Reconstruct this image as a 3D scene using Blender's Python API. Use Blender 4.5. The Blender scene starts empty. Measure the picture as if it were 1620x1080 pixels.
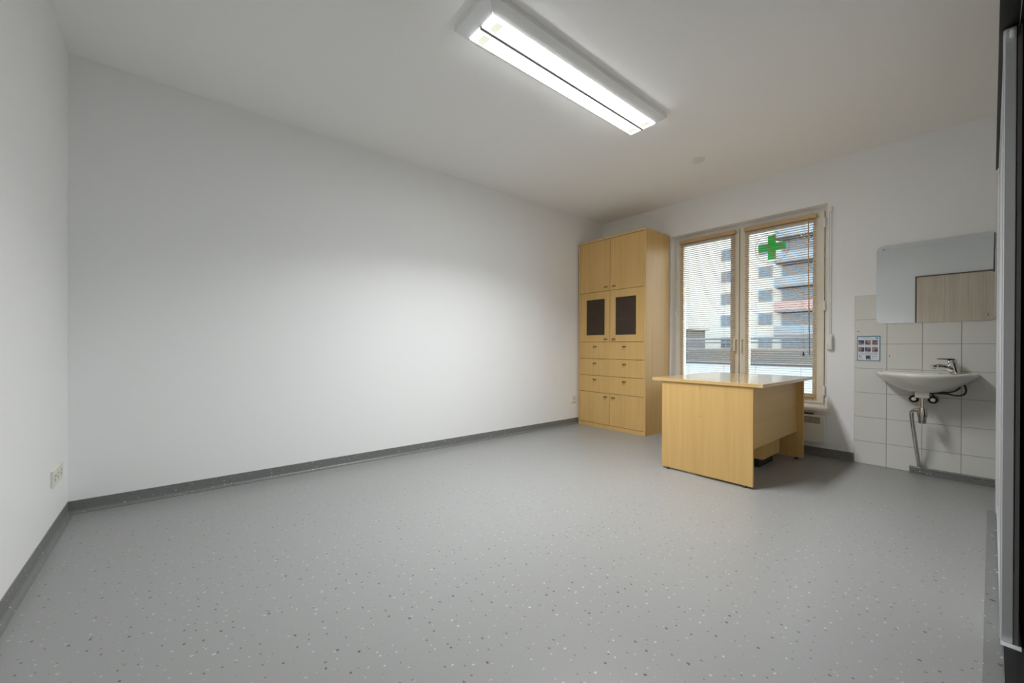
import bpy, bmesh, math, random
from mathutils import Vector, Matrix
random.seed(7)
scene = bpy.context.scene
COL = scene.collection

# ------------------------------------------------------------------ camera
YAW, ROLL, PITCH, FPX, CYPX = 0.87207, 0.003827, -0.002393, 637.19, 549.97
F = Vector((math.cos(PITCH)*math.cos(YAW), math.cos(PITCH)*math.sin(YAW), math.sin(PITCH)))
U0 = Vector((-math.sin(PITCH)*math.cos(YAW), -math.sin(PITCH)*math.sin(YAW), math.cos(PITCH)))
R0 = Vector((math.sin(YAW), -math.cos(YAW), 0))
RR = R0*math.cos(ROLL) + U0*math.sin(ROLL)
UU = U0*math.cos(ROLL) - R0*math.sin(ROLL)
cd = bpy.data.cameras.new('camera'); cam = bpy.data.objects.new('camera', cd); COL.objects.link(cam)
cam.matrix_world = Matrix(((RR.x, UU.x, -F.x, 0), (RR.y, UU.y, -F.y, 0), (RR.z, UU.z, -F.z, 1.0), (0, 0, 0, 1)))
cd.sensor_fit = 'HORIZONTAL'; cd.sensor_width = 36; cd.lens = FPX/1620*36
cd.shift_y = (CYPX-540)/1620; cd.clip_start = .005; cd.clip_end = 300
scene.camera = cam

# ------------------------------------------------------------------ world: even overcast sky
w = bpy.data.worlds.new('overcast_sky'); scene.world = w; w.use_nodes = True
bg = w.node_tree.nodes['Background']
bg.inputs['Color'].default_value = (.86, .94, 1.0, 1); bg.inputs['Strength'].default_value = 5.5
LAMP_STRENGTH = 20.0; LAMP_WATTS = 46.0; LAMP_SPREAD = 134.0
scene.cycles.diffuse_bounces = 10; scene.cycles.max_bounces = 16; scene.cycles.transparent_max_bounces = 16
vs = scene.view_settings
vs.view_transform = 'Standard'; vs.look = 'None'; vs.exposure = 0.12; vs.gamma = 1.0; vs.use_curve_mapping = False

# ------------------------------------------------------------------ materials
def srgb(r, g, b):
    f = lambda c: (c/255/12.92) if c/255 <= .04045 else ((c/255+.055)/1.055)**2.4
    return (f(r), f(g), f(b), 1)
def base_mat(name):
    m = bpy.data.materials.new(name); m.use_nodes = True
    nt = m.node_tree; return m, nt, nt.nodes['Principled BSDF']
def plain(name, col, rough=.5, metal=0, bump=0, bscale=200, spec=None, coat=0):
    m, nt, b = base_mat(name)
    b.inputs['Roughness'].default_value = rough; b.inputs['Metallic'].default_value = metal
    if spec is not None: b.inputs['Specular IOR Level'].default_value = spec
    if coat: b.inputs['Coat Weight'].default_value = coat; b.inputs['Coat Roughness'].default_value = .1
    tc = nt.nodes.new('ShaderNodeTexCoord'); n = nt.nodes.new('ShaderNodeTexNoise')
    n.inputs['Scale'].default_value = bscale if bump else 6; n.inputs['Detail'].default_value = 3
    nt.links.new(tc.outputs['Object'], n.inputs['Vector'])
    mx = nt.nodes.new('ShaderNodeMix'); mx.data_type = 'RGBA'
    mx.inputs[6].default_value = col
    mx.inputs[7].default_value = (col[0]*.95, col[1]*.95, col[2]*.95, 1)
    nt.links.new(n.outputs['Fac'], mx.inputs[0]); nt.links.new(mx.outputs[2], b.inputs['Base Color'])
    if bump:
        bp = nt.nodes.new('ShaderNodeBump'); bp.inputs['Strength'].default_value = bump; bp.inputs['Distance'].default_value = .002
        nt.links.new(n.outputs['Fac'], bp.inputs['Height']); nt.links.new(bp.outputs['Normal'], b.inputs['Normal'])
    return m
def wood(name, c1, c2, grain=(34, 34, 1.3), rough=.38, bands=(7, 7, .25), coat=0.0):
    m, nt, b = base_mat(name); b.inputs['Roughness'].default_value = rough
    if coat: b.inputs['Coat Weight'].default_value = coat; b.inputs['Coat Roughness'].default_value = .25
    tc = nt.nodes.new('ShaderNodeTexCoord')
    def nz(sc, det):
        mp = nt.nodes.new('ShaderNodeMapping'); mp.inputs['Scale'].default_value = sc
        n = nt.nodes.new('ShaderNodeTexNoise'); n.inputs['Scale'].default_value = 1; n.inputs['Detail'].default_value = det
        nt.links.new(tc.outputs['Object'], mp.inputs['Vector']); nt.links.new(mp.outputs['Vector'], n.inputs['Vector']); return n
    a, c = nz(grain, 5), nz(bands, 2)
    ad = nt.nodes.new('ShaderNodeMath'); ad.operation = 'ADD'
    nt.links.new(a.outputs['Fac'], ad.inputs[0]); nt.links.new(c.outputs['Fac'], ad.inputs[1])
    rp = nt.nodes.new('ShaderNodeMapRange'); rp.inputs['From Min'].default_value = .7; rp.inputs['From Max'].default_value = 1.3
    nt.links.new(ad.outputs[0], rp.inputs['Value'])
    mx = nt.nodes.new('ShaderNodeMix'); mx.data_type = 'RGBA'; mx.inputs[6].default_value = c1; mx.inputs[7].default_value = c2
    nt.links.new(rp.outputs[0], mx.inputs[0]); nt.links.new(mx.outputs[2], b.inputs['Base Color'])
    return m
def speckled(name, base, light, dark, scale, rad, rough, two_d=True):
    """vinyl with embedded light and dark chips"""
    m, nt, b = base_mat(name); b.inputs['Roughness'].default_value = rough
    tc = nt.nodes.new('ShaderNodeTexCoord')
    def layer(sc, off, r, stretch):
        mp = nt.nodes.new('ShaderNodeMapping'); mp.inputs['Location'].default_value = off
        mp.inputs['Scale'].default_value = stretch
        nt.links.new(tc.outputs['Object'], mp.inputs['Vector'])
        nz = nt.nodes.new('ShaderNodeTexNoise'); nz.inputs['Scale'].default_value = 120
        nt.links.new(mp.outputs['Vector'], nz.inputs['Vector'])
        va = nt.nodes.new('ShaderNodeVectorMath'); va.operation = 'MULTIPLY_ADD'
        va.inputs[1].default_value = (.006, .006, .006)
        nt.links.new(nz.outputs['Color'], va.inputs[0]); nt.links.new(mp.outputs['Vector'], va.inputs[2])
        v = nt.nodes.new('ShaderNodeTexVoronoi'); v.voronoi_dimensions = '2D' if two_d else '3D'
        v.inputs['Scale'].default_value = sc
        nt.links.new(va.outputs[0], v.inputs['Vector'])
        sep = nt.nodes.new('ShaderNodeSeparateColor'); nt.links.new(v.outputs['Color'], sep.inputs[0])
        mr = nt.nodes.new('ShaderNodeMath'); mr.operation = 'MULTIPLY'; mr.inputs[1].default_value = r
        nt.links.new(sep.outputs[0], mr.inputs[0])
        lt = nt.nodes.new('ShaderNodeMath'); lt.operation = 'LESS_THAN'
        nt.links.new(v.outputs['Distance'], lt.inputs[0]); nt.links.new(mr.outputs[0], lt.inputs[1])
        st = nt.nodes.new('ShaderNodeMath'); st.operation = 'MULTIPLY'
        mr2 = nt.nodes.new('ShaderNodeMapRange'); mr2.inputs['To Min'].default_value = .35; mr2.inputs['To Max'].default_value = 1
        nt.links.new(sep.outputs[1], mr2.inputs['Value'])
        nt.links.new(lt.outputs[0], st.inputs[0]); nt.links.new(mr2.outputs[0], st.inputs[1])
        return st
    l1 = layer(scale, (0, 0, 0), rad, (1, 1.2, 1)); l2 = layer(scale*.9, (3.7, 1.3, .4), rad, (1.2, 1, 1))
    n = nt.nodes.new('ShaderNodeTexNoise'); n.inputs['Scale'].default_value = 160; n.inputs['Detail'].default_value = 2
    nt.links.new(tc.outputs['Object'], n.inputs['Vector'])
    m0 = nt.nodes.new('ShaderNodeMix'); m0.data_type = 'RGBA'
    m0.inputs[6].default_value = tuple(c*.93 for c in base[:3])+(1,); m0.inputs[7].default_value = tuple(c*1.07 for c in base[:3])+(1,)
    nt.links.new(n.outputs['Fac'], m0.inputs[0])
    m1 = nt.nodes.new('ShaderNodeMix'); m1.data_type = 'RGBA'; m1.inputs[7].default_value = light
    nt.links.new(l1.outputs[0], m1.inputs[0]); nt.links.new(m0.outputs[2], m1.inputs[6])
    m2 = nt.nodes.new('ShaderNodeMix'); m2.data_type = 'RGBA'; m2.inputs[7].default_value = dark
    nt.links.new(l2.outputs[0], m2.inputs[0]); nt.links.new(m1.outputs[2], m2.inputs[6])
    nt.links.new(m2.outputs[2], b.inputs['Base Color'])
    return m
def glass(name, tint, ior=1.28, rough=.02, room_sheen=None):
    m = bpy.data.materials.new(name); m.use_nodes = True; nt = m.node_tree
    for n in list(nt.nodes):
        if n.type != 'OUTPUT_MATERIAL': nt.nodes.remove(n)
    out = [n for n in nt.nodes][0]
    t = nt.nodes.new('ShaderNodeBsdfTransparent'); t.inputs[0].default_value = tint
    g = nt.nodes.new('ShaderNodeBsdfGlossy'); g.inputs['Roughness'].default_value = rough
    fr = nt.nodes.new('ShaderNodeFresnel'); fr.inputs[0].default_value = ior
    mx = nt.nodes.new('ShaderNodeMixShader')
    nt.links.new(fr.outputs[0], mx.inputs[0]); nt.links.new(t.outputs[0], mx.inputs[1]); nt.links.new(g.outputs[0], mx.inputs[2])
    last = mx
    if room_sheen:
        d = nt.nodes.new('ShaderNodeBsdfDiffuse'); d.inputs[0].default_value = room_sheen  # diffuse tint lifts the dark pane in place of room reflections
        last = nt.nodes.new('ShaderNodeMixShader'); last.inputs[0].default_value = .35
        nt.links.new(mx.outputs[0], last.inputs[1]); nt.links.new(d.outputs[0], last.inputs[2])
    nt.links.new(last.outputs[0], out.inputs[0]); return m
def emit(name, col, s):
    m, nt, b = base_mat(name)
    b.inputs['Base Color'].default_value = col
    b.inputs['Emission Color'].default_value = col; b.inputs['Emission Strength'].default_value = s
    tc = nt.nodes.new('ShaderNodeTexCoord'); v = nt.nodes.new('ShaderNodeTexVoronoi'); v.inputs['Scale'].default_value = 90
    nt.links.new(tc.outputs['Object'], v.inputs['Vector'])
    bp = nt.nodes.new('ShaderNodeBump'); bp.inputs['Strength'].default_value = .3
    nt.links.new(v.outputs['Distance'], bp.inputs['Height']); nt.links.new(bp.outputs['Normal'], b.inputs['Normal'])
    return m

M = {}
M['wall'] = plain('white_wall_paint', (.90, .91, .91, 1), .6, bump=.05, bscale=260)
M['ceiling'] = plain('ceiling_paint', (.92, .92, .91, 1), .8, bump=.05, bscale=200)
M['floor'] = speckled('speckled_grey_vinyl', (.285, .29, .285, 1), (.52, .515, .49, 1), (.085, .065, .05, 1), 19, .095, .33)
M['skirt'] = speckled('dark_speckled_vinyl', (.175, .18, .175, 1), (.55, .55, .52, 1), (.04, .04, .04, 1), 45, .24, .38, False)
M['wood'] = wood('beech_laminate_upright', (.60, .372, .130, 1), (.69, .455, .178, 1), coat=.03, rough=.46)
M['wood_x'] = wood('beech_laminate_lengthwise', (.60, .385, .145, 1), (.68, .46, .19, 1), (1.3, 34, 34), .3, (.25, 7, 7), coat=.9)
M['wood_x'].node_tree.nodes['Principled BSDF'].inputs['Coat Roughness'].default_value = .07
M['wood'].node_tree.nodes['Principled BSDF'].inputs['Specular IOR Level'].default_value = .32
M['wood_edge'] = plain('beech_edge_band', (.50, .315, .13, 1), .45)
M['oak'] = wood('pale_oak_laminate', (.56, .46, .35, 1), (.72, .62, .50, 1), (60, 60, 1.5), .3, (9, 9, .1), coat=.3)
M['brown'] = plain('brown_edge', (.16, .11, .07, 1), .5)
M['bronze'] = plain('dark_bronze', (.16, .11, .06, 1), .35, .8)
M['dark_glass'] = glass('tinted_brown_glass', (.42, .32, .25, 1), 1.55, .02, (.13, .085, .055, 1))
M['glass'] = glass('window_glass', (.95, .98, .98, 1), 1.15)
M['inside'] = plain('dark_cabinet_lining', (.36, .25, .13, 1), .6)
M['pvc'] = plain('white_pvc', (.80, .80, .78, 1), .35)
M['cream'] = plain('cream_sash_paint', (.80, .75, .62, 1), .4)
M['slat'] = plain('wood_tone_slat', (.60, .44, .30, 1), .4)
M['rail'] = plain('wood_tone_blind_rail', (.60, .40, .20, 1), .45)
M['cord'] = plain('beige_cord', (.55, .45, .33, 1), .7)
M['gasket'] = plain('black_gasket', (.03, .03, .03, 1), .6)
M['ceramic'] = plain('ivory_ceramic', (.78, .765, .70, 1), .12, coat=.4)
M['tile'] = plain('glazed_ivory_tile', (.74, .74, .70, 1), .16, bump=.02, bscale=30)
M['grout'] = plain('grey_grout', (.38, .37, .33, 1), .8)
M['chrome'] = plain('chrome', (.72, .72, .70, 1), .12, 1)
M['satin'] = plain('satin_steel', (.50, .50, .48, 1), .3, 1)
M['hose'] = plain('dark_braided_hose', (.07, .06, .05, 1), .5, .3, bump=.4, bscale=500)
M['mirror'] = plain('mirror_silver', (.90, .93, .94, 1), .004, 1)
M['heater'] = plain('cream_heater_enamel', (.72, .72, .64, 1), .35)
M['plastic'] = plain('white_plastic', (.80, .80, .76, 1), .35)
M['ivory_plastic'] = plain('ivory_plastic', (.78, .77, .70, 1), .35)
M['black'] = plain('black_laminate_and_shade', (.012, .012, .012, 1), .5)
M['alu'] = plain('pale_aluminium', (.70, .72, .74, 1), .35, .35)
M['brush'] = plain('grey_brush_pile', (.16, .15, .14, 1), .9, bump=.8, bscale=400)
M['panel'] = plain('white_door_panel', (.74, .75, .76, 1), .3)
M['lampbody'] = plain('white_lamp_enamel', (.94, .95, .95, 1), .35)
M['lampglow'] = emit('lit_prismatic_diffuser', (.97, .985, 1, 1), LAMP_STRENGTH)
M['lampgrey'] = plain('grey_lamp_divider', (.25, .25, .25, 1), .5)
M['frost'] = emit('frosted_tube_end_backlit', (.95, .95, .80, 1), .55)  # slight emission stands for backlight shining through the tube holders
M['paper'] = plain('white_paper', (.78, .82, .86, 1), .35)
M['blue'] = plain('blue_print_border', (.11, .33, .44, 1), .4)
M['ink'] = plain('grey_print', (.16, .18, .22, 1), .5)
M['redink'] = plain('red_print', (.55, .14, .12, 1), .5)
def photo_mat(i):
    m, nt, b = base_mat('printed_hand_photo'); b.inputs['Roughness'].default_value = .4
    tc = nt.nodes.new('ShaderNodeTexCoord'); mp = nt.nodes.new('ShaderNodeMapping'); mp.inputs['Location'].default_value = (i*3.1, i*1.7, i)
    n = nt.nodes.new('ShaderNodeTexNoise'); n.inputs['Scale'].default_value = 45; n.inputs['Detail'].default_value = 1
    nt.links.new(tc.outputs['Object'], mp.inputs[0]); nt.links.new(mp.outputs[0], n.inputs['Vector'])
    cr = nt.nodes.new('ShaderNodeValToRGB'); e = cr.color_ramp.elements
    e[0].position = .38; e[0].color = (.03, .05, .12, 1); e[1].position = .62; e[1].color = (.50, .22, .15, 1)
    x = cr.color_ramp.elements.new(.5); x.color = (.20, .20, .30, 1)
    nt.links.new(n.outputs['Fac'], cr.inputs[0]); nt.links.new(cr.outputs[0], b.inputs['Base Color']); return m
# green translucent film
m, nt, b = base_mat('green_window_film')
b.inputs['Base Color'].default_value = (.01, .40, .11, 1); b.inputs['Roughness'].default_value = .4
tl = nt.nodes.new('ShaderNodeBsdfTranslucent'); tl.inputs[0].default_value = (.012, .50, .17, 1)
mx = nt.nodes.new('ShaderNodeMixShader'); mx.inputs[0].default_value = .75
out = [n for n in nt.nodes if n.type == 'OUTPUT_MATERIAL'][0]
nt.links.new(b.outputs[0], mx.inputs[1]); nt.links.new(tl.outputs[0], mx.inputs[2]); nt.links.new(mx.outputs[0], out.inputs[0])
M['green'] = m
M['facade'] = plain('pale_facade_render', (.34, .335, .31, 1), .8)
M['facade2'] = plain('blue_grey_facade', (.16, .19, .22, 1), .8)
M['pane_far'] = plain('far_window_pane', (.05, .07, .09, 1), .1)
M['pink'] = plain('rose_balcony_panel', (.28, .18, .17, 1), .8)
M['paving'] = plain('pale_paving', (.16, .17, .18, 1), .8)
M['darkmetal'] = plain('dark_painted_steel', (.06, .075, .09, 1), .5)
M['hedge'] = plain('dull_hedge_leaf', (.075, .07, .065, 1), .9, bump=1, bscale=6)
M['shop'] = plain('grey_shop_wall', (.10, .105, .115, 1), .8)

# ------------------------------------------------------------------ mesh helpers
def nb(): return bmesh.new()
def box(bm, x0, x1, y0, y1, z0, z1, bev=0):
    r = bmesh.ops.create_cube(bm, size=1)
    vs_ = r['verts']
    for v in vs_:
        v.co = Vector(((x0+x1)/2 + v.co.x*(x1-x0), (y0+y1)/2 + v.co.y*(y1-y0), (z0+z1)/2 + v.co.z*(z1-z0)))
    if bev:
        es = list({e for v in vs_ for e in v.link_edges})
        bmesh.ops.bevel(bm, geom=es, offset=bev, segments=2, affect='EDGES', profile=.6)
    return bm
def bx(*a, bev=0): return box(nb(), *a, bev=bev)
def tube(bm, pts, r, seg=10, cap=True):
    pts = [Vector(p) for p in pts]; rings = []
    for i, p in enumerate(pts):
        d = (pts[min(i+1, len(pts)-1)] - pts[max(i-1, 0)]).normalized()
        up = Vector((0, 0, 1)) if abs(d.z) < .9 else Vector((1, 0, 0))
        a = d.cross(up).normalized(); b_ = a.cross(d).normalized()
        rr = r[i] if isinstance(r, (list, tuple)) else r
        rings.append([bm.verts.new(p + (a*math.cos(t)+b_*math.sin(t))*rr) for t in [2*math.pi*k/seg for k in range(seg)]])
    for A, B in zip(rings, rings[1:]):
        for k in range(seg):
            f = bm.faces.new((A[k], A[(k+1) % seg], B[(k+1) % seg], B[k])); f.smooth = True
    if cap:
        bm.faces.new(rings[0][::-1]); bm.faces.new(rings[-1])
    return bm
def lathe(bm, c, axis, prof, seg=24):
    """prof: list of (distance along axis, radius)"""
    axis = Vector(axis).normalized(); c = Vector(c)
    up = Vector((0, 0, 1)) if abs(axis.z) < .9 else Vector((1, 0, 0))
    a = axis.cross(up).normalized(); b_ = axis.cross(a).normalized(); rings = []
    for t, r in prof:
        rings.append([bm.verts.new(c + axis*t + (a*math.cos(q)+b_*math.sin(q))*max(r, 1e-5)) for q in [2*math.pi*k/seg for k in range(seg)]])
    for A, B in zip(rings, rings[1:]):
        for k in range(seg): bm.faces.new((A[k], A[(k+1) % seg], B[(k+1) % seg], B[k]))
    bm.faces.new(rings[0][::-1]); bm.faces.new(rings[-1])
    return bm
def smooth_pts(pts, n=8):
    P = [Vector(p) for p in pts]; out_ = []
    for i in range(len(P)-1):
        p0, p1, p2, p3 = P[max(i-1, 0)], P[i], P[i+1], P[min(i+2, len(P)-1)]
        for k in range(n):
            t = k/n
            out_.append(.5*((2*p1)+(p2-p0)*t+(2*p0-5*p1+4*p2-p3)*t*t+(3*p1-p0-3*p2+p3)*t**3))
    out_.append(P[-1]); return out_
def prism(bm, pts, axis, d0, d1):
    """extrude polygon; axis 'x': pts are (y,z)"""
    def mk(p, d): return {'x': (d, p[0], p[1]), 'y': (p[0], d, p[1]), 'z': (p[0], p[1], d)}[axis]
    A = [bm.verts.new(mk(p, d0)) for p in pts]; B = [bm.verts.new(mk(p, d1)) for p in pts]
    n = len(pts)
    for i in range(n): bm.faces.new((A[i], A[(i+1) % n], B[(i+1) % n], B[i]))
    bm.faces.new(A[::-1]); bm.faces.new(B); return bm
def loc_of(o):
    return Vector((0, 0, 0)) if o is None else o.location + (loc_of(o.parent) if o.parent else Vector((0, 0, 0)))
def obj(name, bm, mat, parent=None, smooth=False, origin=None):
    bmesh.ops.recalc_face_normals(bm, faces=bm.faces)
    co = [v.co for v in bm.verts]
    if origin is None:
        lo = [min(c[i] for c in co) for i in range(3)]; hi = [max(c[i] for c in co) for i in range(3)]
        origin = Vector(((lo[0]+hi[0])/2, (lo[1]+hi[1])/2, lo[2]))
    origin = Vector(origin)
    for v in bm.verts: v.co -= origin
    me = bpy.data.meshes.new(name); bm.to_mesh(me); bm.free()
    if smooth:
        for p in me.polygons: p.use_smooth = True
    me.materials.append(M[mat] if isinstance(mat, str) else mat)
    o = bpy.data.objects.new(name, me); COL.objects.link(o)
    o.location = origin - loc_of(parent); o.parent = parent
    return o
def smooth_by_angle(o, ang=40):
    me = o.data
    for p in me.polygons: p.use_smooth = True
    b_ = bmesh.new(); b_.from_mesh(me)
    for e in b_.edges:
        if len(e.link_faces) == 2 and e.calc_face_angle(0) > math.radians(ang): e.smooth = False
    b_.to_mesh(me); b_.free(); return o
def copy_obj(o, loc, parent):
    c = o.copy(); COL.objects.link(c); c.parent = parent; c.location = Vector(loc); return c
def empty(name, loc, label, cat, group=None):
    o = bpy.data.objects.new(name, None); COL.objects.link(o); o.location = loc; o.empty_display_size = .1
    return tag(o, label, cat, group)
def tag(o, label, cat, group=None):
    o['label'] = label; o['category'] = cat
    if group: o['group'] = group
    return o
def struct(o, label, cat):
    o['kind'] = 'structure'; o['label'] = label; o['category'] = cat; return o

# ------------------------------------------------------------------ room shell
XL, XM, YM, YF, H = -.478, 4.59, 3.50, -.62, 2.7145
WY0, WY1, WZ0, WZ1 = .968, 2.482, .44, 2.33          # window opening
struct(obj('floor', bx(XL-.2, XM+.36, YF-.2, YM+.2, -.2, 0), 'floor', origin=(0, 0, 0)), 'light grey speckled vinyl floor of the room', 'floor')
struct(obj('ceiling', bx(XL-.2, XM+.36, YF-.2, YM+.2, H, H+.2), 'ceiling'), 'plain white painted ceiling above the room', 'ceiling')
struct(obj('wall_back', bx(XL-.2, XM+.36, YM, YM+.2, 0, H), 'wall'), 'long bare white wall to the left of the tall cabinet', 'wall')
struct(obj('wall_left', bx(XL-.2, XL, YF, YM, 0, H), 'wall'), 'white wall at the left edge with a triple socket', 'wall')
struct(obj('wall_front', bx(XL-.2, XM+.36, YF-.2, YF, 0, H), 'wall'), 'white wall behind the sliding wardrobe', 'wall')
bm = nb()
box(bm, XM, XM+.36, YF, WY0, 0, H); box(bm, XM, XM+.36, WY1, YM, 0, H)
box(bm, XM, XM+.36, WY0, WY1, 0, WZ0); box(bm, XM, XM+.36, WY0, WY1, WZ1, H)
wall_r = struct(obj('wall_right', bm, 'wall'), 'white wall with the window, mirror and washbasin', 'wall')

# coved skirting: vertical strip that sweeps out into the floor
def skirt_profile():
    h, t, r = .077, .004, .022
    p = [(0, h), (t, h), (t, r+.002)]
    for k in range(1, 7):
        a = math.pi/2*k/6
        p.append((t + r*(1-math.cos(a)), .002 + r*(1-math.sin(a))))
    p += [(t+r, 0), (0, 0)]
    return p
def skirt(name, pts_fn, d0, d1, label):
    b_ = nb(); pr = skirt_profile()
    A = [b_.verts.new(pts_fn(q, z, d0)) for q, z in pr]; B = [b_.verts.new(pts_fn(q, z, d1)) for q, z in pr]
    n = len(pr)
    for i in range(n): b_.faces.new((A[i], A[(i+1) % n], B[(i+1) % n], B[i]))
    b_.faces.new(A[::-1]); b_.faces.new(B)
    return struct(smooth_by_angle(obj(name, b_, 'skirt'), 50), label, 'baseboard')
skirt('baseboard_back', lambda q, z, d: (d, YM-q, z), XL, 4.6, 'dark grey coved vinyl skirting along the long bare wall')
skirt('baseboard_left', lambda q, z, d: (XL+q, d, z), .93, YM, 'dark grey coved vinyl skirting at the left edge')
skirt('baseboard_right', lambda q, z, d: (XM-q, d, z), .776, YM, 'dark grey coved vinyl skirting below the window')

# tiled splash area: every tile its own piece
TY = [.774 - .2098*k for k in range(8)]; TY[7] = YF+.002
TZ = [.0, .196, .406, .616, .826, 1.036, 1.246, 1.455]
obj('grout_bed', bx(XM-.0055, XM+.001, YF+.001, TY[0], .001, TZ[-1]), 'grout', wall_r)
J = .0016
tile_mesh = {}
for i in range(7):
    for j in range(7):
        y1, y0, z0, z1 = TY[i], TY[i+1], TZ[j], TZ[j+1]
        key = (round(y1-y0, 3), round(z1-z0, 3))
        if key not in tile_mesh:
            t_ = obj('tile', bx(XM-.0085, XM-.0005, y0+J, y1-J, z0+J, z1-J, bev=.0012), 'tile', wall_r)
            tile_mesh[key] = t_
        else:
            copy_obj(tile_mesh[key], Vector((XM-.0045, (y0+y1)/2, z0+J)) - loc_of(wall_r), wall_r)
for (y, z) in ((.748, 1.146), (.548, .935)):
    obj('drill_hole', lathe(nb(), (XM-.0087, y, z), (-1, 0, 0), [(0, .0045), (.0006, .0045)], 10), 'gasket', wall_r)

# boxed-in pipe ledge on the floor below the basin
led = struct(obj('trim_1', bx(4.533, XM-.0086, YF+.002, .421, 0, .050, bev=.002), 'skirt'), 'low grey pipe boxing along the floor under the washbasin', 'trim')
obj('metal_edge', bx(4.5305, 4.5335, YF+.002, .421, .046, .0525), 'satin', led)
obj('metal_edge', bx(4.531, XM-.0086, .4205, .4235, .047, .0525), 'satin', led)
# thin, darker speckled strip on the floor along the wardrobe front
struct(obj('trim_2', bx(1.2, 3.86, -.028, .0135, 0, .0015), speckled('darker_floor_strip', (.19, .195, .19, 1), (.6, .6, .58, 1), (.05, .04, .035, 1), 17, .13, .33)),
       'narrow darker strip on the floor along the wardrobe', 'floor strip')

# ------------------------------------------------------------------ window
win = bpy.data.objects.new('window_1', None); COL.objects.link(win); win.location = (4.70, 1.725, WZ0)
struct(win, 'white two-sash window with wood-tone blinds behind the desk', 'window')
FX0, FX1 = 4.695, 4.765
b_ = nb(); fw = .042
box(b_, FX0, FX1, WY0, WY0+fw, WZ0, WZ1, bev=.003); box(b_, FX0, FX1, WY1-fw, WY1, WZ0, WZ1, bev=.003)
box(b_, FX0, FX1, WY0+fw, WY1-fw, WZ1-fw, WZ1, bev=.003); box(b_, FX0, FX1, WY0+fw, WY1-fw, WZ0, WZ0+fw-.006, bev=.003)
obj('window_frame', b_, 'pvc', win)
def sash(y0, y1, hy, hinge_y):
    sx0, sx1, z0, z1, sw = 4.678, 4.742, .478, 2.296, .088
    b2 = nb()
    box(b2, sx0, sx1, y0, y0+sw, z0, z1, bev=.004); box(b2, sx0, sx1, y1-sw, y1, z0, z1, bev=.004)
    box(b2, sx0, sx1, y0+sw, y1-sw, z1-sw, z1, bev=.004); box(b2, sx0, sx1, y0+sw, y1-sw, z0, z0+sw, bev=.004)
    s = obj('sash', b2, 'cream', win)
    obj('pane', bx(4.708, 4.714, y0+sw-.01, y1-sw+.01, z0+sw-.01, z1-sw+.01), 'glass', s)
    b3 = nb(); lathe(b3, (sx0, hy, 1.085), (-1, 0, 0), [(0, .014), (.006, .014), (.007, .009), (.04, .009)], 14)
    box(b3, sx0-.052, sx0-.036, hy-.009, hy+.009, .965, 1.097, bev=.005)
    obj('handle', b3, 'cream', s)
    for hz in (.60, 1.40, 2.18):
        obj('hinge', bx(sx0-.012, sx0+.01, hinge_y-.009, hinge_y+.009, hz-.045, hz+.045, bev=.003), 'pvc', s)
    return s
sash(1.757, 2.466, 1.785, 2.468); sash(1.0135, 1.750, 1.722, 1.012)
obj('sash_gap', bx(4.70, 4.72, 1.750, 1.757, .478, 2.296), 'gasket', win)
obj('sash_gap', bx(4.70, 4.72, 1.0102, 1.0133, .478, 2.296), 'gasket', win)
obj('sash_gap', bx(4.70, 4.72, 1.0135, 2.466, .4745, .478), 'gasket', win)
sill = struct(obj('trim_3', bx(4.555, 4.695, .952, 2.484, .418, .4395, bev=.004), 'cream'), 'cream window sill board above the panel heater', 'window sill')

# green cross film + ring on the right pane (room side)
cx_, cz_ = 1.456, 2.030
cr = empty('pharmacy_cross_sticker', (4.7065, cx_, 1.88), 'green cross sticker with a thin ring on the right window pane', 'sticker')
a_, l_ = .036, .125
pts = [(-a_, l_), (a_, l_), (a_, a_), (l_, a_), (l_, -a_), (a_, -a_), (a_, -l_), (-a_, -l_), (-a_, -a_), (-l_, -a_), (-l_, a_), (-a_, a_)]
obj('cross', prism(nb(), [(cx_+p, cz_+q) for p, q in pts], 'x', 4.7055, 4.7072), 'green', cr)
b_ = nb(); N = 64; R1, R2 = .152, .1555
ra = [[b_.verts.new((xx, cx_+r*math.cos(2*math.pi*k/N), cz_+r*math.sin(2*math.pi*k/N))) for k in range(N)] for xx, r in ((4.7056, R1), (4.7056, R2), (4.7072, R2), (4.7072, R1))]
for q in range(4):
    A, B = ra[q], ra[(q+1) % 4]
    for k in range(N): b_.faces.new((A[k], A[(k+1) % N], B[(k+1) % N], B[k]))
obj('ring', b_, 'gasket', cr)

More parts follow.
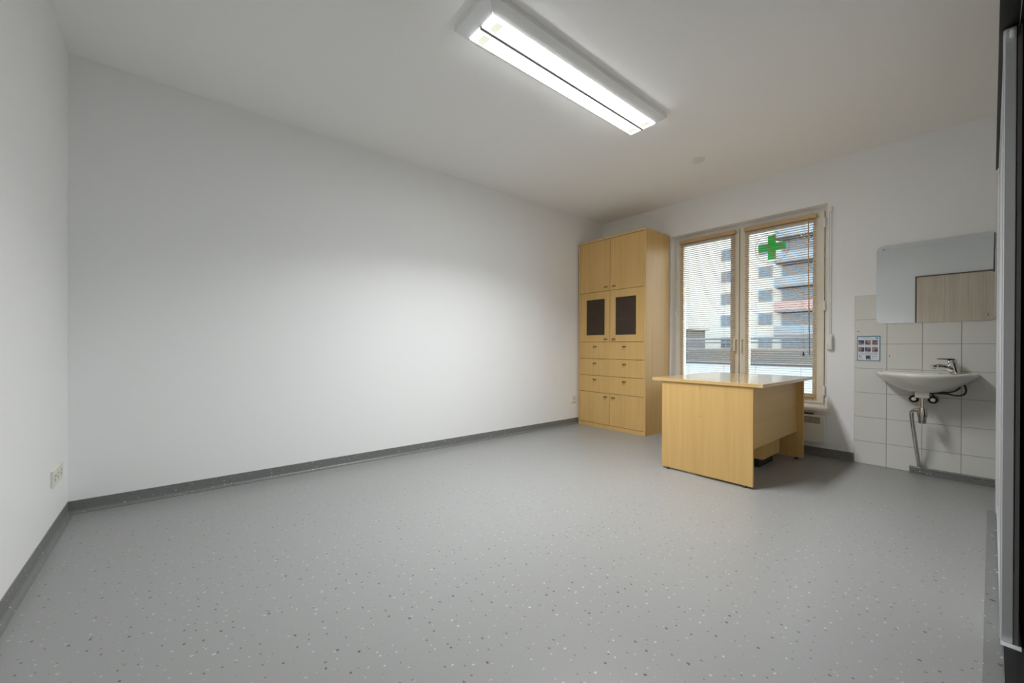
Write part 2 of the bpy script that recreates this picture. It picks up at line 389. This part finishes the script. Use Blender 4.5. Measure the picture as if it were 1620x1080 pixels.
# venetian blinds, one object per slat
def blind(y0, y1, label, wand):
    zt, zb, x = 2.272, .533, 4.652
    e = empty('venetian_blind', (x, (y0+y1)/2, zb), label, 'blind', 'wood-tone venetian blinds in the window')
    obj('head_rail', bx(x-.017, x+.017, y0-.006, y1+.006, zt-.040, zt, bev=.002), 'rail', e)
    obj('bottom_rail', bx(x-.013, x+.013, y0, y1, zb, zb+.016, bev=.003), 'rail', e)
    n = 74; z_top = zt-.056; z_bot = zb+.032; pitch = (z_top-z_bot)/(n-1)
    # slat: shallow curved strip, slightly tilted
    prof = []; tilt = math.radians(-4)
    for s, th in ((1, .0005), (-1, -.0005)):
        ks = (-1, -.5, 0, .5, 1) if s == 1 else (1, .5, 0, -.5, -1)
        for k in ks:
            px, pz = k*.0128, .0028*(1-k*k)+th*.9
            prof.append((px*math.cos(tilt)-pz*math.sin(tilt), px*math.sin(tilt)+pz*math.cos(tilt)))
    first = obj('slat', prism(nb(), [(x+p, z_bot+q) for p, q in prof], 'y', y0, y1), 'slat', e)
    base = first.location.copy()
    for k in range(1, n): copy_obj(first, base + Vector((0, 0, pitch*k)), e)
    for yy in (y0+.11, y1-.11):
        for dx in (-.0128, .0128):
            obj('ladder_cord', tube(nb(), [(x+dx, yy, zb+.016), (x+dx, yy, zt-.04)], .0007, 5), 'cord', e)
    if wand:
        obj('tilt_wand', tube(nb(), [(x-.024, y0+.052, zt-.03), (x-.026, y0+.052, 1.95), (x-.032, y0+.036, .93)], .0045, 8), 'rail', e)
        pc = obj('pull_cord', tube(nb(), [(x-.02, y0+.085, zt-.03), (x-.02, y0+.088, .965)], .0009, 5), 'cord', e)
        obj('cord_tassel', lathe(nb(), (x-.02, y0+.088, .925), (0, 0, 1), [(0, .009), (.02, .008), (.04, .003)], 12), 'gasket', pc)
    return e
blind(1.790, 2.405, 'narrower wood-tone venetian blind next to the tall cabinet', False)
blind(1.074, 1.692, 'wood-tone venetian blind with tilt wand, in front of the green cross', True)

# shutter strap on the wall beside the window
st = empty('shutter_strap', (4.585, .95, .975), 'white roller shutter strap with winder box right of the window', 'strap')
obj('strap', bx(4.5755, 4.577, .941, .953, 1.10, 2.25), 'plastic', st)
obj('strap_edge', bx(4.5757, 4.578, .9535, .9555, 1.10, 2.25), 'lampgrey', st)
obj('strap_guide', bx(4.568, 4.59, .932, .962, 2.24, 2.285, bev=.004), 'plastic', st)
b_ = prism(nb(), [(4.59, .985), (4.572, .975), (4.545, .99), (4.54, 1.03), (4.545, 1.095), (4.565, 1.125), (4.59, 1.125)], 'y', .926, .966)
bmesh.ops.bevel(b_, geom=b_.edges[:], offset=.003, segments=2, affect='EDGES')
obj('winder_box', b_, 'plastic', st)

# ------------------------------------------------------------------ ceiling lamp
lamp = empty('ceiling_lamp', (1.96, 1.70, 2.65), 'long white fluorescent ceiling lamp with two lit diffusers', 'lamp')
ox0, ox1, oy0, oy1 = 1.150, 2.772, 1.544, 1.856
ax0, ax1, ay0, ay1 = 1.210, 2.708, 1.597, 1.803
zc, zo, za = H, 2.686, 2.649
def side(name, P):
    b2 = nb(); f_ = [b2.verts.new(p) for p in P]
    # outer vertical lip, sloping face, inner return
    o0, o1, a0, a1 = P
    b2.clear()
    def V(p, z): return b2.verts.new((p[0], p[1], z))
    A = [V(o0, zc), V(o0, zo), V(a0, za), V(a0, za+.02), V(a0, zc)]
    B = [V(o1, zc), V(o1, zo), V(a1, za), V(a1, za+.02), V(a1, zc)]
    for k in range(4): b2.faces.new((A[k], A[k+1], B[k+1], B[k]))
    b2.faces.new((A[4], A[0], B[0], B[4])); b2.faces.new(A[::-1]); b2.faces.new(B)
    return obj(name, b2, 'lampbody', lamp)
g_ = .0006
side('end_cap', [(ox0, oy0+g_, 0), (ox0, oy1-g_, 0), (ax0, ay0+g_, 0), (ax0, ay1-g_, 0)])
side('end_cap', [(ox1, oy1-g_, 0), (ox1, oy0+g_, 0), (ax1, ay1-g_, 0), (ax1, ay0+g_, 0)])
side('side_rail', [(ox1-g_, oy0, 0), (ox0+g_, oy0, 0), (ax1-g_, ay0, 0), (ax0+g_, ay0, 0)])
side('side_rail', [(ox0+g_, oy1, 0), (ox1-g_, oy1, 0), (ax0+g_, ay1, 0), (ax1-g_, ay1, 0)])
for yy0, yy1 in ((ay0+.003, 1.690), (1.710, ay1-.003)):
    d_ = obj('diffuser', bx(ax0+.004, ax1-.004, yy0, yy1, za-.0065, za+.012), 'lampglow', lamp)
    ld = bpy.data.lights.new('lamp_light', 'AREA'); ld.shape = 'RECTANGLE'; ld.size = ax1-ax0-.01; ld.size_y = yy1-yy0-.004
    ld.energy = LAMP_WATTS/2; ld.spread = math.radians(LAMP_SPREAD); ld.color = (.97, .985, 1)
    lo = bpy.data.objects.new('lamp_light', ld); COL.objects.link(lo); lo.parent = lamp
    lo.location = Vector(((ax0+ax1)/2, (yy0+yy1)/2, za-.0083)) - lamp.location
    for ex in (ax0+.035, ax1-.080):
        obj('tube_holder', bx(ex, ex+.045, (yy0+yy1)/2-.034, (yy0+yy1)/2+.034, za-.0112, za-.0098, bev=.0006), 'frost', d_)
obj('divider', bx(ax0, ax1, 1.6905, 1.7095, za-.0102, za+.012), 'lampgrey', lamp)

sd = empty('ceiling_detector', (3.673, 1.731, H-.03), 'small round white detector on the ceiling before the window', 'detector')
smooth_by_angle(obj('base', lathe(nb(), (3.673, 1.731, H), (0, 0, -1), [(0, .052), (.010, .052), (.013, .045)], 28), 'plastic', sd))
smooth_by_angle(obj('sensor_head', lathe(nb(), (3.673, 1.731, H-.0132), (0, 0, -1), [(0, .036), (.010, .033), (.016, .020), (.018, .004)], 28), 'plastic', sd))

# ------------------------------------------------------------------ tall cabinet
CX, CXB, CY0, CY1, CT = 4.055, 4.562, 2.495, 3.472, 2.347
cab = empty('tall_cabinet', ((CX+CXB)/2, (CY0+CY1)/2, 0), 'tall beech cabinet with glazed middle doors in the corner', 'cabinet')
T = .024
obj('side_panel', bx(CX, CXB, CY0, CY0+T, .0, CT-T, bev=.001), 'wood', cab)
obj('side_panel', bx(CX, CXB, CY1-T, CY1, .0, CT-T, bev=.001), 'wood', cab)
obj('top_panel', bx(CX-.004, CXB, CY0-.003, CY1+.003, CT-T, CT, bev=.001), 'wood_x', cab)
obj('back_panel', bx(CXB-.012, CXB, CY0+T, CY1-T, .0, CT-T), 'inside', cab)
obj('plinth', bx(CX+.004, CX+.022, CY0+T, CY1-T, 0, .045), 'wood', cab)
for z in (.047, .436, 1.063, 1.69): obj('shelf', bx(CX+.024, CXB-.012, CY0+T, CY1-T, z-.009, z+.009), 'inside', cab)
obj('inner_shelf', bx(CX+.06, CXB-.012, CY0+T, CY1-T, 1.365, 1.377), 'oak', cab)
def bow_handle(parent, y, z):
    p = [(CX+.001, y-.016, z), (CX-.014, y-.016, z-.001), (CX-.020, y-.008, z-.005), (CX-.021, y, z-.007), (CX-.020, y+.008, z-.005), (CX-.014, y+.016, z-.001), (CX+.001, y+.016, z)]
    h_ = nb(); tube(h_, smooth_pts(p, 4), .0042, 8)
    for s in (-1, 1): lathe(h_, (CX+.002, y+s*.016, z), (-1, 0, 0), [(0, .007), (.005, .007), (.006, .005)], 10)
    return obj('handle', h_, 'bronze', parent, smooth=True)
G = .0022; yc = (CY0+CY1)/2; yl, yr = CY1-T, CY0+T; DX0, DX1 = CX+.002, CX+.021
for k, (y0, y1, hy) in enumerate(((yc, yl, yc+.058), (yr, yc, yc-.058))):
    d = obj('door', bx(DX0, DX1, y0+G, y1-G, 1.690+G, CT-T-.003, bev=.0012), 'wood', cab); bow_handle(d, hy, 1.738)
    # glazed door: frame with a pane
    y0_, y1_, z0_, z1_ = y0+G, y1-G, 1.063+G, 1.690-G
    py0, py1, pz0, pz1 = (3.062, 3.345, 1.150, 1.597) if k == 0 else (2.622, 2.903, 1.148, 1.597)
    b2 = nb()
    box(b2, DX0, DX1, y0_, py0, z0_, z1_, bev=.0012); box(b2, DX0, DX1, py1, y1_, z0_, z1_, bev=.0012)
    box(b2, DX0, DX1, py0, py1, z0_, pz0, bev=.0012); box(b2, DX0, DX1, py0, py1, pz1, z1_, bev=.0012)
    d = obj('glass_door', b2, 'wood', cab)
    obj('glass_pane', bx(DX0+.008, DX0+.012, py0-.002, py1+.002, pz0-.002, pz1+.002), 'dark_glass', d)
    bow_handle(d, hy, 1.100)
    d = obj('door', bx(DX0, DX1, y0+G, y1-G, .047+G, .436-G, bev=.0012), 'wood', cab); bow_handle(d, hy, .393)
for z0, z1, hz in ((.855, 1.063, 1.010), (.645, .855, .800), (.436, .645, .596)):
    d = obj('drawer_front', bx(DX0, DX1, yr+G, yl-G, z0+G, z1-G, bev=.0012), 'wood', cab)
    bow_handle(d, 3.207, hz); bow_handle(d, 2.775, hz)

# ------------------------------------------------------------------ desk
DX, DXF = 3.122, 4.322
desk = empty('desk', (3.72, 1.43, 0), 'beech office desk standing in front of the window', 'desk')
obj('tabletop', bx(3.112, 4.335, 1.013, 1.852, .7215, .7465, bev=.0018), 'wood_x', desk)
for x0 in (DX, DXF-.022):
    p_ = obj('side_panel', bx(x0, x0+.022, 1.077, 1.766, .016, .7215, bev=.001), 'wood', desk)
    for yy in (1.13, 1.715):
        obj('foot', lathe(nb(), (x0+.011, yy, 0), (0, 0, 1), [(0, .014), (.010, .014), (.016, .008)], 14), 'gasket', p_)
    if x0 == DX:
        for z in (.468, .690):
            obj('screw_cap', lathe(nb(), (x0+.0005, 1.452, z), (-1, 0, 0), [(0, .0042), (.0012, .0036)], 12), 'brown', p_)
obj('modesty_panel', bx(DX+.022, DXF-.022, 1.122, 1.140, .252, .7215, bev=.001), wood('beech_laminate_panel', (.58, .365, .13, 1), (.66, .44, .17, 1), (1.3, 34, 34), .4, (.3, 7, 7)), desk)
ped = empty('drawer_pedestal', (3.91, 1.48, 0), 'beech drawer pedestal above a black shadow block under the desk', 'drawer unit')
obj('carcass', bx(3.71, 4.11, 1.204, 1.735, .078, .600, bev=.001), 'wood', ped)
for z0, z1 in ((.082, .248), (.252, .418), (.422, .596)):
    d = obj('drawer', bx(3.712, 4.108, 1.735, 1.753, z0, z1, bev=.001), 'wood', ped)
    obj('handle', tube(nb(), smooth_pts([(3.87, 1.752, z1-.05), (3.87, 1.772, z1-.05), (3.95, 1.772, z1-.05), (3.95, 1.752, z1-.05)], 4), .004, 8), 'bronze', d)
obj('plinth', bx(3.745, 4.075, 1.245, 1.70, .0, .078), 'black', ped)  # black block stands in for the shadow beneath the pedestal

# ------------------------------------------------------------------ panel heater
hy0, hy1, hz0, hz1, hx = .972, 2.02, .132, .384, 4.512
ht = empty('panel_heater', (4.55, 1.5, hz0), 'cream electric panel heater with slotted grille under the window', 'heater')
b_ = nb(); box(b_, hx, 4.578, hy0, hy1, hz0, hz1, bev=.006)
obj('body', b_, 'heater', ht)
obj('front_panel', bx(hx-.0025, hx+.002, hy0+.022, hy1-.022, hz0+.012, hz1-.085, bev=.001), 'heater', ht)
for k in range(5):
    obj('grille_slot', bx(hx-.0015, hx+.003, hy0+.028, hy1-.028, hz1-.0255-k*.0120, hz1-.0195-k*.0120), 'gasket', ht)
obj('wall_bracket', bx(4.575, XM, 1.15, 1.85, hz1-.1, hz1+.02), 'gasket', ht)
obj('top_vent', bx(hx+.01, 4.57, 1.06, 1.93, hz1-.001, hz1+.012), 'gasket', ht)

# ------------------------------------------------------------------ mirror
def rrect(y0, y1, z0, z1, r, n=8):
    P = []
    for cy, cz, a0 in ((y1-r, z1-r, 0), (y0+r, z1-r, 90), (y0+r, z0+r, 180), (y1-r, z0+r, 270)):
        for k in range(n+1):
            a = math.radians(a0+90*k/n); P.append((cy+r*math.cos(a), cz+r*math.sin(a)))
    return P
mir = empty('wall_mirror', (4.576, .305, 1.208), 'frameless wall mirror with rounded corners above the washbasin', 'mirror')
obj('mirror_glass', prism(nb(), rrect(-.022, .630, 1.208, 1.858, .035), 'x', 4.574, 4.5805), 'mirror', mir)
for y, z in ((.588, 1.827), (.022, 1.252), (.022, 1.827), (.588, 1.252))[:2]:
    smooth_by_angle(obj('mirror_screw', lathe(nb(), (4.574, y, z), (-1, 0, 0), [(0, .0085), (.003, .008), (.006, .004)], 16), 'satin', mir))

# ------------------------------------------------------------------ hand-washing sheet
ps = empty('handwashing_sheet', (4.58, .681, .89), 'small blue-bordered sheet with six hand-washing photos on the tiles', 'poster')
px = 4.5800
obj('border', bx(px-.0012, px+.0012, .604, .757, .890, 1.106), 'blue', ps)
obj('paper', bx(px-.0018, px-.0010, .611, .750, .897, 1.096), 'paper', ps)
obj('heading_line', bx(px-.0024, px-.0016, .665, .728, 1.0875, 1.0895), 'ink', ps)
obj('heading_mark', bx(px-.0024, px-.0016, .618, .634, 1.080, 1.092), 'blue', ps)
k = 0
for zc_ in (1.050, .990):
    for yc_ in (.728, .685, .639):
        hw = .019
        obj('photo', bx(px-.0024, px-.0016, yc_-hw, yc_+hw, zc_-.0195, zc_+.0195), photo_mat(k), ps); k += 1
        obj('caption_line', bx(px-.0024, px-.0016, yc_-hw*.8, yc_+hw*.8, zc_-.0265, zc_-.0245), 'redink' if zc_ > 1 else 'ink', ps)
for z, y0, y1 in ((.953, .622, .745), (.947, .622, .730)):
    obj('text_line', bx(px-.0024, px-.0016, y0, y1, z, z+.0022), 'ink', ps)
obj('photo', bx(px-.0024, px-.0016, .666, .698, .903, .938), photo_mat(9), ps)
for y0, y1, z0, z1 in ((.735, .741, .920, .942), (.724, .728, .920, .936), (.625, .655, .928, .931), (.652, .656, .912, .922), (.715, .742, .908, .910)):
    obj('text_line', bx(px-.0024, px-.0016, y0, y1, z0, z1), 'ink', ps)

# ------------------------------------------------------------------ washbasin
SX, SYC, SA, SB, SZ = 4.5812, .342, .286, .405, .812
basin = empty('washbasin', (4.42, SYC, .62), 'wall-hung ivory ceramic washbasin below the mirror', 'washbasin')
NA = 40
def outline(s, sb=None, dx=0.0, pw=.78, shift=0):
    P = []
    for k in range(NA+1):
        t = math.pi*k/NA
        P.append((SX-dx-SB*(sb if sb is not None else s)*(math.sin(t)**pw), SYC+shift+SA*s*math.cos(t)))
    return P
b_ = nb()
def ring(P, z): return [b_.verts.new((x, y, z if not callable(z) else z(x, y))) for x, y in P]
rings = []
# underside from drain collar up to lip, over the rim, into the bowl
for s, sbb, dx, z in ((.16, .14, .16, .662), (.34, .36, .10, .668), (.52, .60, .05, .688), (.70, .78, .02, .715), (.86, .90, .0, .748), (.955, .965, 0, .775), (.995, .995, 0, .792), (1.0, 1.0, 0, .802), (.985, .985, 0, .811), (.95, .955, .002, .8125)):
    rings.append(ring(outline(s, sbb, dx), z))
for s, sbb, dx, z in ((.84, .70, .085, .811), (.82, .68, .088, .806), (.76, .63, .098, .775), (.66, .54, .115, .735), (.45, .36, .145, .706), (.12, .09, .2, .697)):
    rings.append(ring(outline(s, sbb, dx, .62), z))
for A, B in zip(rings, rings[1:]):
    for k in range(NA): b_.faces.new((A[k], A[k+1], B[k+1], B[k]))
    # the back edge closes each ring against the wall side
for i in range(len(rings)-1):
    A, B = rings[i], rings[i+1]
    b_.faces.new((A[NA], A[0], B[0], B[NA]))
b_.faces.new(rings[0]); b_.faces.new(rings[-1][::-1])
smooth_by_angle(obj('bowl', b_, 'ceramic', basin), 55)
BX, BY = 4.385, .338
obj('drain_collar', bx(BX-.038, BX+.038, BY-.040, BY+.040, .622, .672, bev=.010), 'ceramic', basin)
obj('drain_ring', lathe(nb(), (BX+.0, SYC, .6975), (0, 0, 1), [(0, .022), (.003, .022), (.004, .016)], 18), 'chrome', basin)
for yy in (.17, .51):
    obj('mounting_bolt', lathe(nb(), (4.578, yy, .735), (-1, 0, 0), [(0, .012), (.01, .012), (.012, .006)], 12), 'satin', basin)

# mixer tap, turned towards the middle of the bowl
tx, ty = 4.50, .176
tap = empty('mixer_tap', (tx, ty, .8125), 'chrome single-lever mixer tap on the washbasin', 'tap')
d2 = Vector((-.45, .89, 0)).normalized(); up = Vector((0, 0, 1)); b0 = Vector((tx, ty, .811))
smooth_by_angle(obj('body', tube(nb(), [b0, b0+up*.006, b0+up*.008, b0+up*.05+d2*.008, b0+up*.082+d2*.016], [.030, .030, .028, .027, .026], 20), 'chrome', tap))
smooth_by_angle(obj('spout', tube(nb(), smooth_pts([b0+up*.028+d2*.012, b0+up*.044+d2*.045, b0+up*.052+d2*.085, b0+up*.050+d2*.118, b0+up*.041+d2*.128], 5), [.024]*3+[.022]*5+[.020]*5+[.0165]*5+[.013]*3, 16), 'chrome', tap))
sp = tap.children[-1]
obj('aerator', lathe(nb(), b0+up*.046+d2*.119, (0, 0, -1), [(0, .011), (.014, .011), (.015, .009)], 16), 'satin', sp)
smooth_by_angle(obj('cartridge_cap', tube(nb(), [b0+up*.083+d2*.016, b0+up*.087+d2*.017, b0+up*.100+d2*.020, b0+up*.104+d2*.021], [.024, .027, .027, .023], 20), 'chrome', tap))
lv = nb(); q0 = b0+up*.104+d2*.010
side_v = d2.cross(up)
sec = []
for t, wd, th in ((0, .022, .014), (.030, .017, .009), (.075, .013, .006), (.095, .011, .005)):
    c = q0 + d2*t + up*(.002+.004*math.sin(t*20))
    sec.append([lv.verts.new(c + side_v*sx_*wd + up*sz_*th*.5) for sx_, sz_ in ((-1, -1), (1, -1), (1, 1), (-1, 1))])
for A, B in zip(sec, sec[1:]):
    for k in range(4): lv.faces.new((A[k], A[(k+1) % 4], B[(k+1) % 4], B[k]))
lv.faces.new(sec[0][::-1]); lv.faces.new(sec[-1])
obj('lever', lv, 'chrome', tap)

# bottle trap and waste pipe
trap = empty('bottle_trap', (BX, BY, .05), 'chrome bottle trap and waste pipe below the washbasin', 'trap')
smooth_by_angle(obj('tail_pipe', lathe(nb(), (BX, BY, .625), (0, 0, -1), [(0, .016), (.095, .016)], 18), 'chrome', trap))
smooth_by_angle(obj('trap_nut', lathe(nb(), (BX, BY, .545), (0, 0, -1), [(0, .018), (.002, .024), (.03, .026), (.034, .030), (.05, .030)], 20), 'chrome', trap))
smooth_by_angle(obj('trap_cup', lathe(nb(), (BX, BY, .497), (0, 0, -1), [(0, .0285), (.02, .0275), (.024, .023), (.062, .022), (.070, .018), (.072, .006)], 20), 'satin', trap))
smooth_by_angle(obj('waste_pipe', tube(nb(), smooth_pts([(BX, BY+.02, .522), (BX+.008, BY+.040, .523), (BX+.018, BY+.058, .508), (BX+.025, BY+.060, .47), (BX+.075, BY+.045, .28), (4.525, BY+.033, .12), (4.556, BY+.028, .053)], 6), .0135, 14), 'chrome', trap))
smooth_by_angle(obj('floor_rosette', lathe(nb(), (4.556, BY+.028, .0505), (0, 0, 1), [(0, .024), (.003, .024), (.008, .016)], 20), 'chrome', trap))
# angle valves
def valve(y, z, label):
    v = empty('angle_valve', (4.56, y, z-.03), label, 'valve', 'chrome angle valves under the basin')
    smooth_by_angle(obj('rosette', lathe(nb(), (4.5814, y, z), (-1, 0, 0), [(0, .030), (.004, .029), (.010, .018)], 22), 'satin', v))
    smooth_by_angle(obj('valve_body', lathe(nb(), (4.571, y, z), (-1, 0, 0), [(0, .011), (.025, .011)], 16), 'chrome', v))
    smooth_by_angle(obj('outlet', lathe(nb(), (4.553, y, z), (0, 0, 1), [(0, .008), (.028, .008)], 14), 'chrome', v))
    smooth_by_angle(obj('knob', lathe(nb(), (4.546, y, z), (-1, 0, 0), [(0, .012), (.003, .028), (.012, .029), (.016, .024)], 22), 'gasket', v))
    smooth_by_angle(obj('knob_cap', lathe(nb(), (4.530, y, z), (-1, 0, 0), [(0, .015), (.003, .014)], 18), 'chrome', v))
valve(.398, .596, 'chrome angle valve left of the bottle trap')
valve(.292, .598, 'chrome angle valve right of the bottle trap')
h1 = smooth_pts([(4.553, .292, .626), (4.540, .294, .648), (4.49, .288, .662), (4.47, .245, .664), (4.465, .195, .672), (4.465, .155, .700), (4.47, .150, .735), (4.50, .166, .79)], 6)
obj('supply_hose', tube(nb(), h1, .0065, 10), 'hose', tap, smooth=True)
h2 = smooth_pts([(4.553, .398, .624), (4.535, .372, .644), (4.45, .300, .656), (4.42, .22, .661), (4.42, .165, .652), (4.43, .128, .664), (4.445, .118, .695), (4.47, .130, .735), (4.505, .172, .79)], 6)
obj('supply_hose', tube(nb(), h2, .0065, 10), 'hose', tap, smooth=True)

# ------------------------------------------------------------------ sockets
def socket(name, c, n_, n_gang, ax, label):
    """ax: direction along the wall; n_: into the room"""
    c = Vector(c); ax = Vector(ax); n_ = Vector(n_); wd = .071*n_gang+.012; ht_ = .086
    e = empty(name, c-Vector((0, 0, ht_/2)), label, 'socket')
    def slab(w_, h_, d0, d1, bev, off=Vector((0, 0, 0))):
        p = c+off; A = p - ax*w_/2 + n_*d0; B = p + ax*w_/2 + n_*d1
        return bx(min(A.x, B.x), max(A.x, B.x), min(A.y, B.y), max(A.y, B.y), c.z-h_/2, c.z+h_/2, bev=bev)
    obj('cover_plate', slab(wd, ht_, 0, .011, .003), 'ivory_plastic', e)
    for k in range(n_gang):
        o_ = ax*(k-(n_gang-1)/2)*.071; p = c+o_
        well = obj('socket_well', lathe(nb(), p+n_*.0112, n_, [(0, .0225), (.0018, .0225), (.0018, .0195), (.0002, .0190)], 22), 'ivory_plastic', e)
        for s in (-1, 1):
            obj('pin_hole', lathe(nb(), p+n_*.0113+Vector((0, 0, s*.0095)), n_, [(0, .0042), (.0008, .0042)], 10), 'gasket', well)
    return e
socket('triple_socket', (XL, 3.185, .313), (1, 0, 0), 3, (0, 1, 0), 'ivory triple power socket low on the left wall')
socket('wall_socket', (3.985, YM, .328), (0, -1, 0), 1, (1, 0, 0), 'white power socket half hidden beside the tall cabinet')

# ------------------------------------------------------------------ oak door in the left wall (seen in the mirror)
door = bpy.data.objects.new('door_1', None); COL.objects.link(door); door.location = (XL, .378, 0)
struct(door, 'pale oak door reflected in the wall mirror', 'door')
obj('door_leaf', bx(XL+.001, XL+.022, -.06, .815, .008, 2.195, bev=.002), 'oak', door)
b_ = nb(); box(b_, XL+.0005, XL+.028, .818, .835, 0, 2.215); box(b_, XL+.0005, XL+.028, -.08, -.063, 0, 2.215); box(b_, XL+.0005, XL+.028, -.063, .818, 2.198, 2.215)
obj('door_frame', b_, 'brown', door)
b_ = nb(); lathe(b_, (XL+.022, .755, 1.05), (1, 0, 0), [(0, .024), (.006, .024), (.007, .010), (.045, .010)], 18)
tube(b_, [(XL+.062, .755, 1.05), (XL+.066, .72, 1.05), (XL+.066, .64, 1.05)], .009, 10)
obj('door_handle', b_, 'satin', door)

# ------------------------------------------------------------------ sliding wardrobe on the right
wd = empty('sliding_wardrobe', (2.06, -.3, 0), 'black-topped open wardrobe with darkened inside and pale aluminium sliding door at right edge', 'wardrobe')
WX0, WX1, WT = .30, 3.822, 2.098
obj('top_board', bx(WX0, WX1, YF+.01, -.0135, WT, WT+.025), 'black', wd)
obj('end_panel', bx(WX1-.02, WX1, YF+.01, -.070, .0, WT), 'black', wd)
obj('end_panel', bx(WX0, WX0+.02, YF+.01, -.030, .0, WT), 'black', wd)
obj('back_board', bx(WX0+.02, WX1-.02, YF+.01, YF+.02, .0, WT), 'black', wd)  # inner boards coloured black to hold the darkness of the open interior
obj('bottom_board', bx(WX0+.02, WX1-.02, YF+.02, -.030, .0016, .010), 'black', wd)
obj('inner_shelf', bx(WX0+.02, 2.1, YF+.02, -.12, 1.72, 1.74), 'black', wd)
obj('top_track', bx(WX0, WX1+.004, -.072, -.0125, WT-.014, WT+.026), 'black', wd)
obj('floor_track', bx(2.12, WX1, -.068, -.024, .0101, .0115), 'alu', wd)
sdr = obj('sliding_door', bx(2.205, 3.775, -.040, -.029, .03, WT-.030), 'panel', wd)
b_ = nb(); box(b_, 2.150, 2.205, -.0505, -.0245, .012, WT-.020, bev=.002); box(b_, 2.158, 2.197, -.0245, -.0215, .012, WT-.020)
obj('door_stile', b_, 'alu', sdr)
b_ = nb(); box(b_, 3.775, WX1, -.0505, -.0215, .008, WT-.016, bev=.002); box(b_, 3.785, WX1-.01, -.0215, -.019, .008, WT-.016)
obj('door_stile', b_, 'alu', sdr)
obj('door_rail', bx(2.205, 3.775, -.046, -.0235, .012, .06), 'alu', sdr)
obj('door_rail', bx(2.205, 3.775, -.046, -.0235, WT-.06, WT-.016), 'alu', sdr)
obj('brush_strip', bx(2.150, 2.162, -.0620, -.0525, .012, WT-.02), 'brush', sdr)
obj('guide_roller', lathe(nb(), (2.140, -.049, 2.052), (0, 1, 0), [(0, .012), (.004, .014), (.010, .014), (.014, .012)], 16), 'plastic', sdr)
obj('guide_rod', tube(nb(), [(2.140, -.0565, 2.06), (1.40, -.0565, 2.075)], .0018, 8), 'satin', sdr)

# ------------------------------------------------------------------ outdoors
g = obj('street_ground', bx(4.96, 120, -60, 90, -.9, -.6), 'paving'); g['kind'] = 'structure'; g['label'] = 'pale paved ground outside the window'; g['category'] = 'ground'
bl = empty('apartment_block', (60, 20, -.6), 'pale apartment block across the street seen through the blinds', 'building')
obj('facade_wall', bx(60, 72, -12, 48, -.6, 25), 'facade', bl)
win_proto = None
def far_window(y0, y1, z0, z1):
    f_ = obj('window', bx(59.86, 60.01, y0, y1, z0, z1), 'facade2', bl)
    n_ = 2 if y1-y0 > 1.2 else 1
    ww = (y1-y0-.12*(n_+1))/n_
    for k in range(n_):
        a = y0+.12+k*(ww+.12); obj('pane', bx(59.82, 59.87, a, a+ww, z0+.12, z1-.12), 'pane_far', f_)
for s in range(7):
    zt = 18.0-3.1*s
    if zt < 1.6: continue
    far_window(23.5, 24.9, zt-1.55, zt); far_window(18.5, 20.1, zt-1.5, zt); far_window(30.5, 32.0, zt-1.55, zt) if s > 3 else None
    far_window(13.9, 17.4, zt-1.7, zt+.3)
    bal = obj('balcony_front', bx(58.4, 58.6, 13.2, 17.8, zt-3.0, zt-1.9), 'pink' if s in (3,) else 'facade2', bl)
    obj('balcony_slab', bx(58.4, 60, 13.2, 17.8, zt-3.2, zt-3.0), 'shop', bal)
shop = empty('shop_row', (48, 22, -.6), 'low grey shop row at street level behind the railing', 'building')
obj('shop_wall', bx(48, 53, 24, 44, -.6, 3.2), 'shop', shop); obj('roof_edge', bx(47.6, 53.4, 23.6, 44.4, 3.2, 3.5), 'facade', shop)
for k in range(6): obj('shop_window', bx(47.9, 48.05, 24.8+k*3.2, 27.2+k*3.2, .2, 2.4), 'pane_far', shop)
hd = nb(); box(hd, 40, 41.2, 8, 22, -.6, .9, bev=.2)
tag(obj('hedge', hd, 'hedge'), 'low dull hedge in front of the apartment block', 'hedge')
fn = empty('street_railing', (8, 2.4, -.6), 'dark steel railing just outside the window', 'railing')
for z, r_ in ((1.165, .016), (1.10, .014), (.72, .014)):
    obj('rail', tube(nb(), [(8, -3, z), (8, 8, z)], r_, 8), 'darkmetal', fn)
for y in (-2.9, .2, 5.0, 7.9): obj('post', tube(nb(), [(8, y, -.6), (8, y, 1.165)], .02, 8), 'darkmetal', fn)
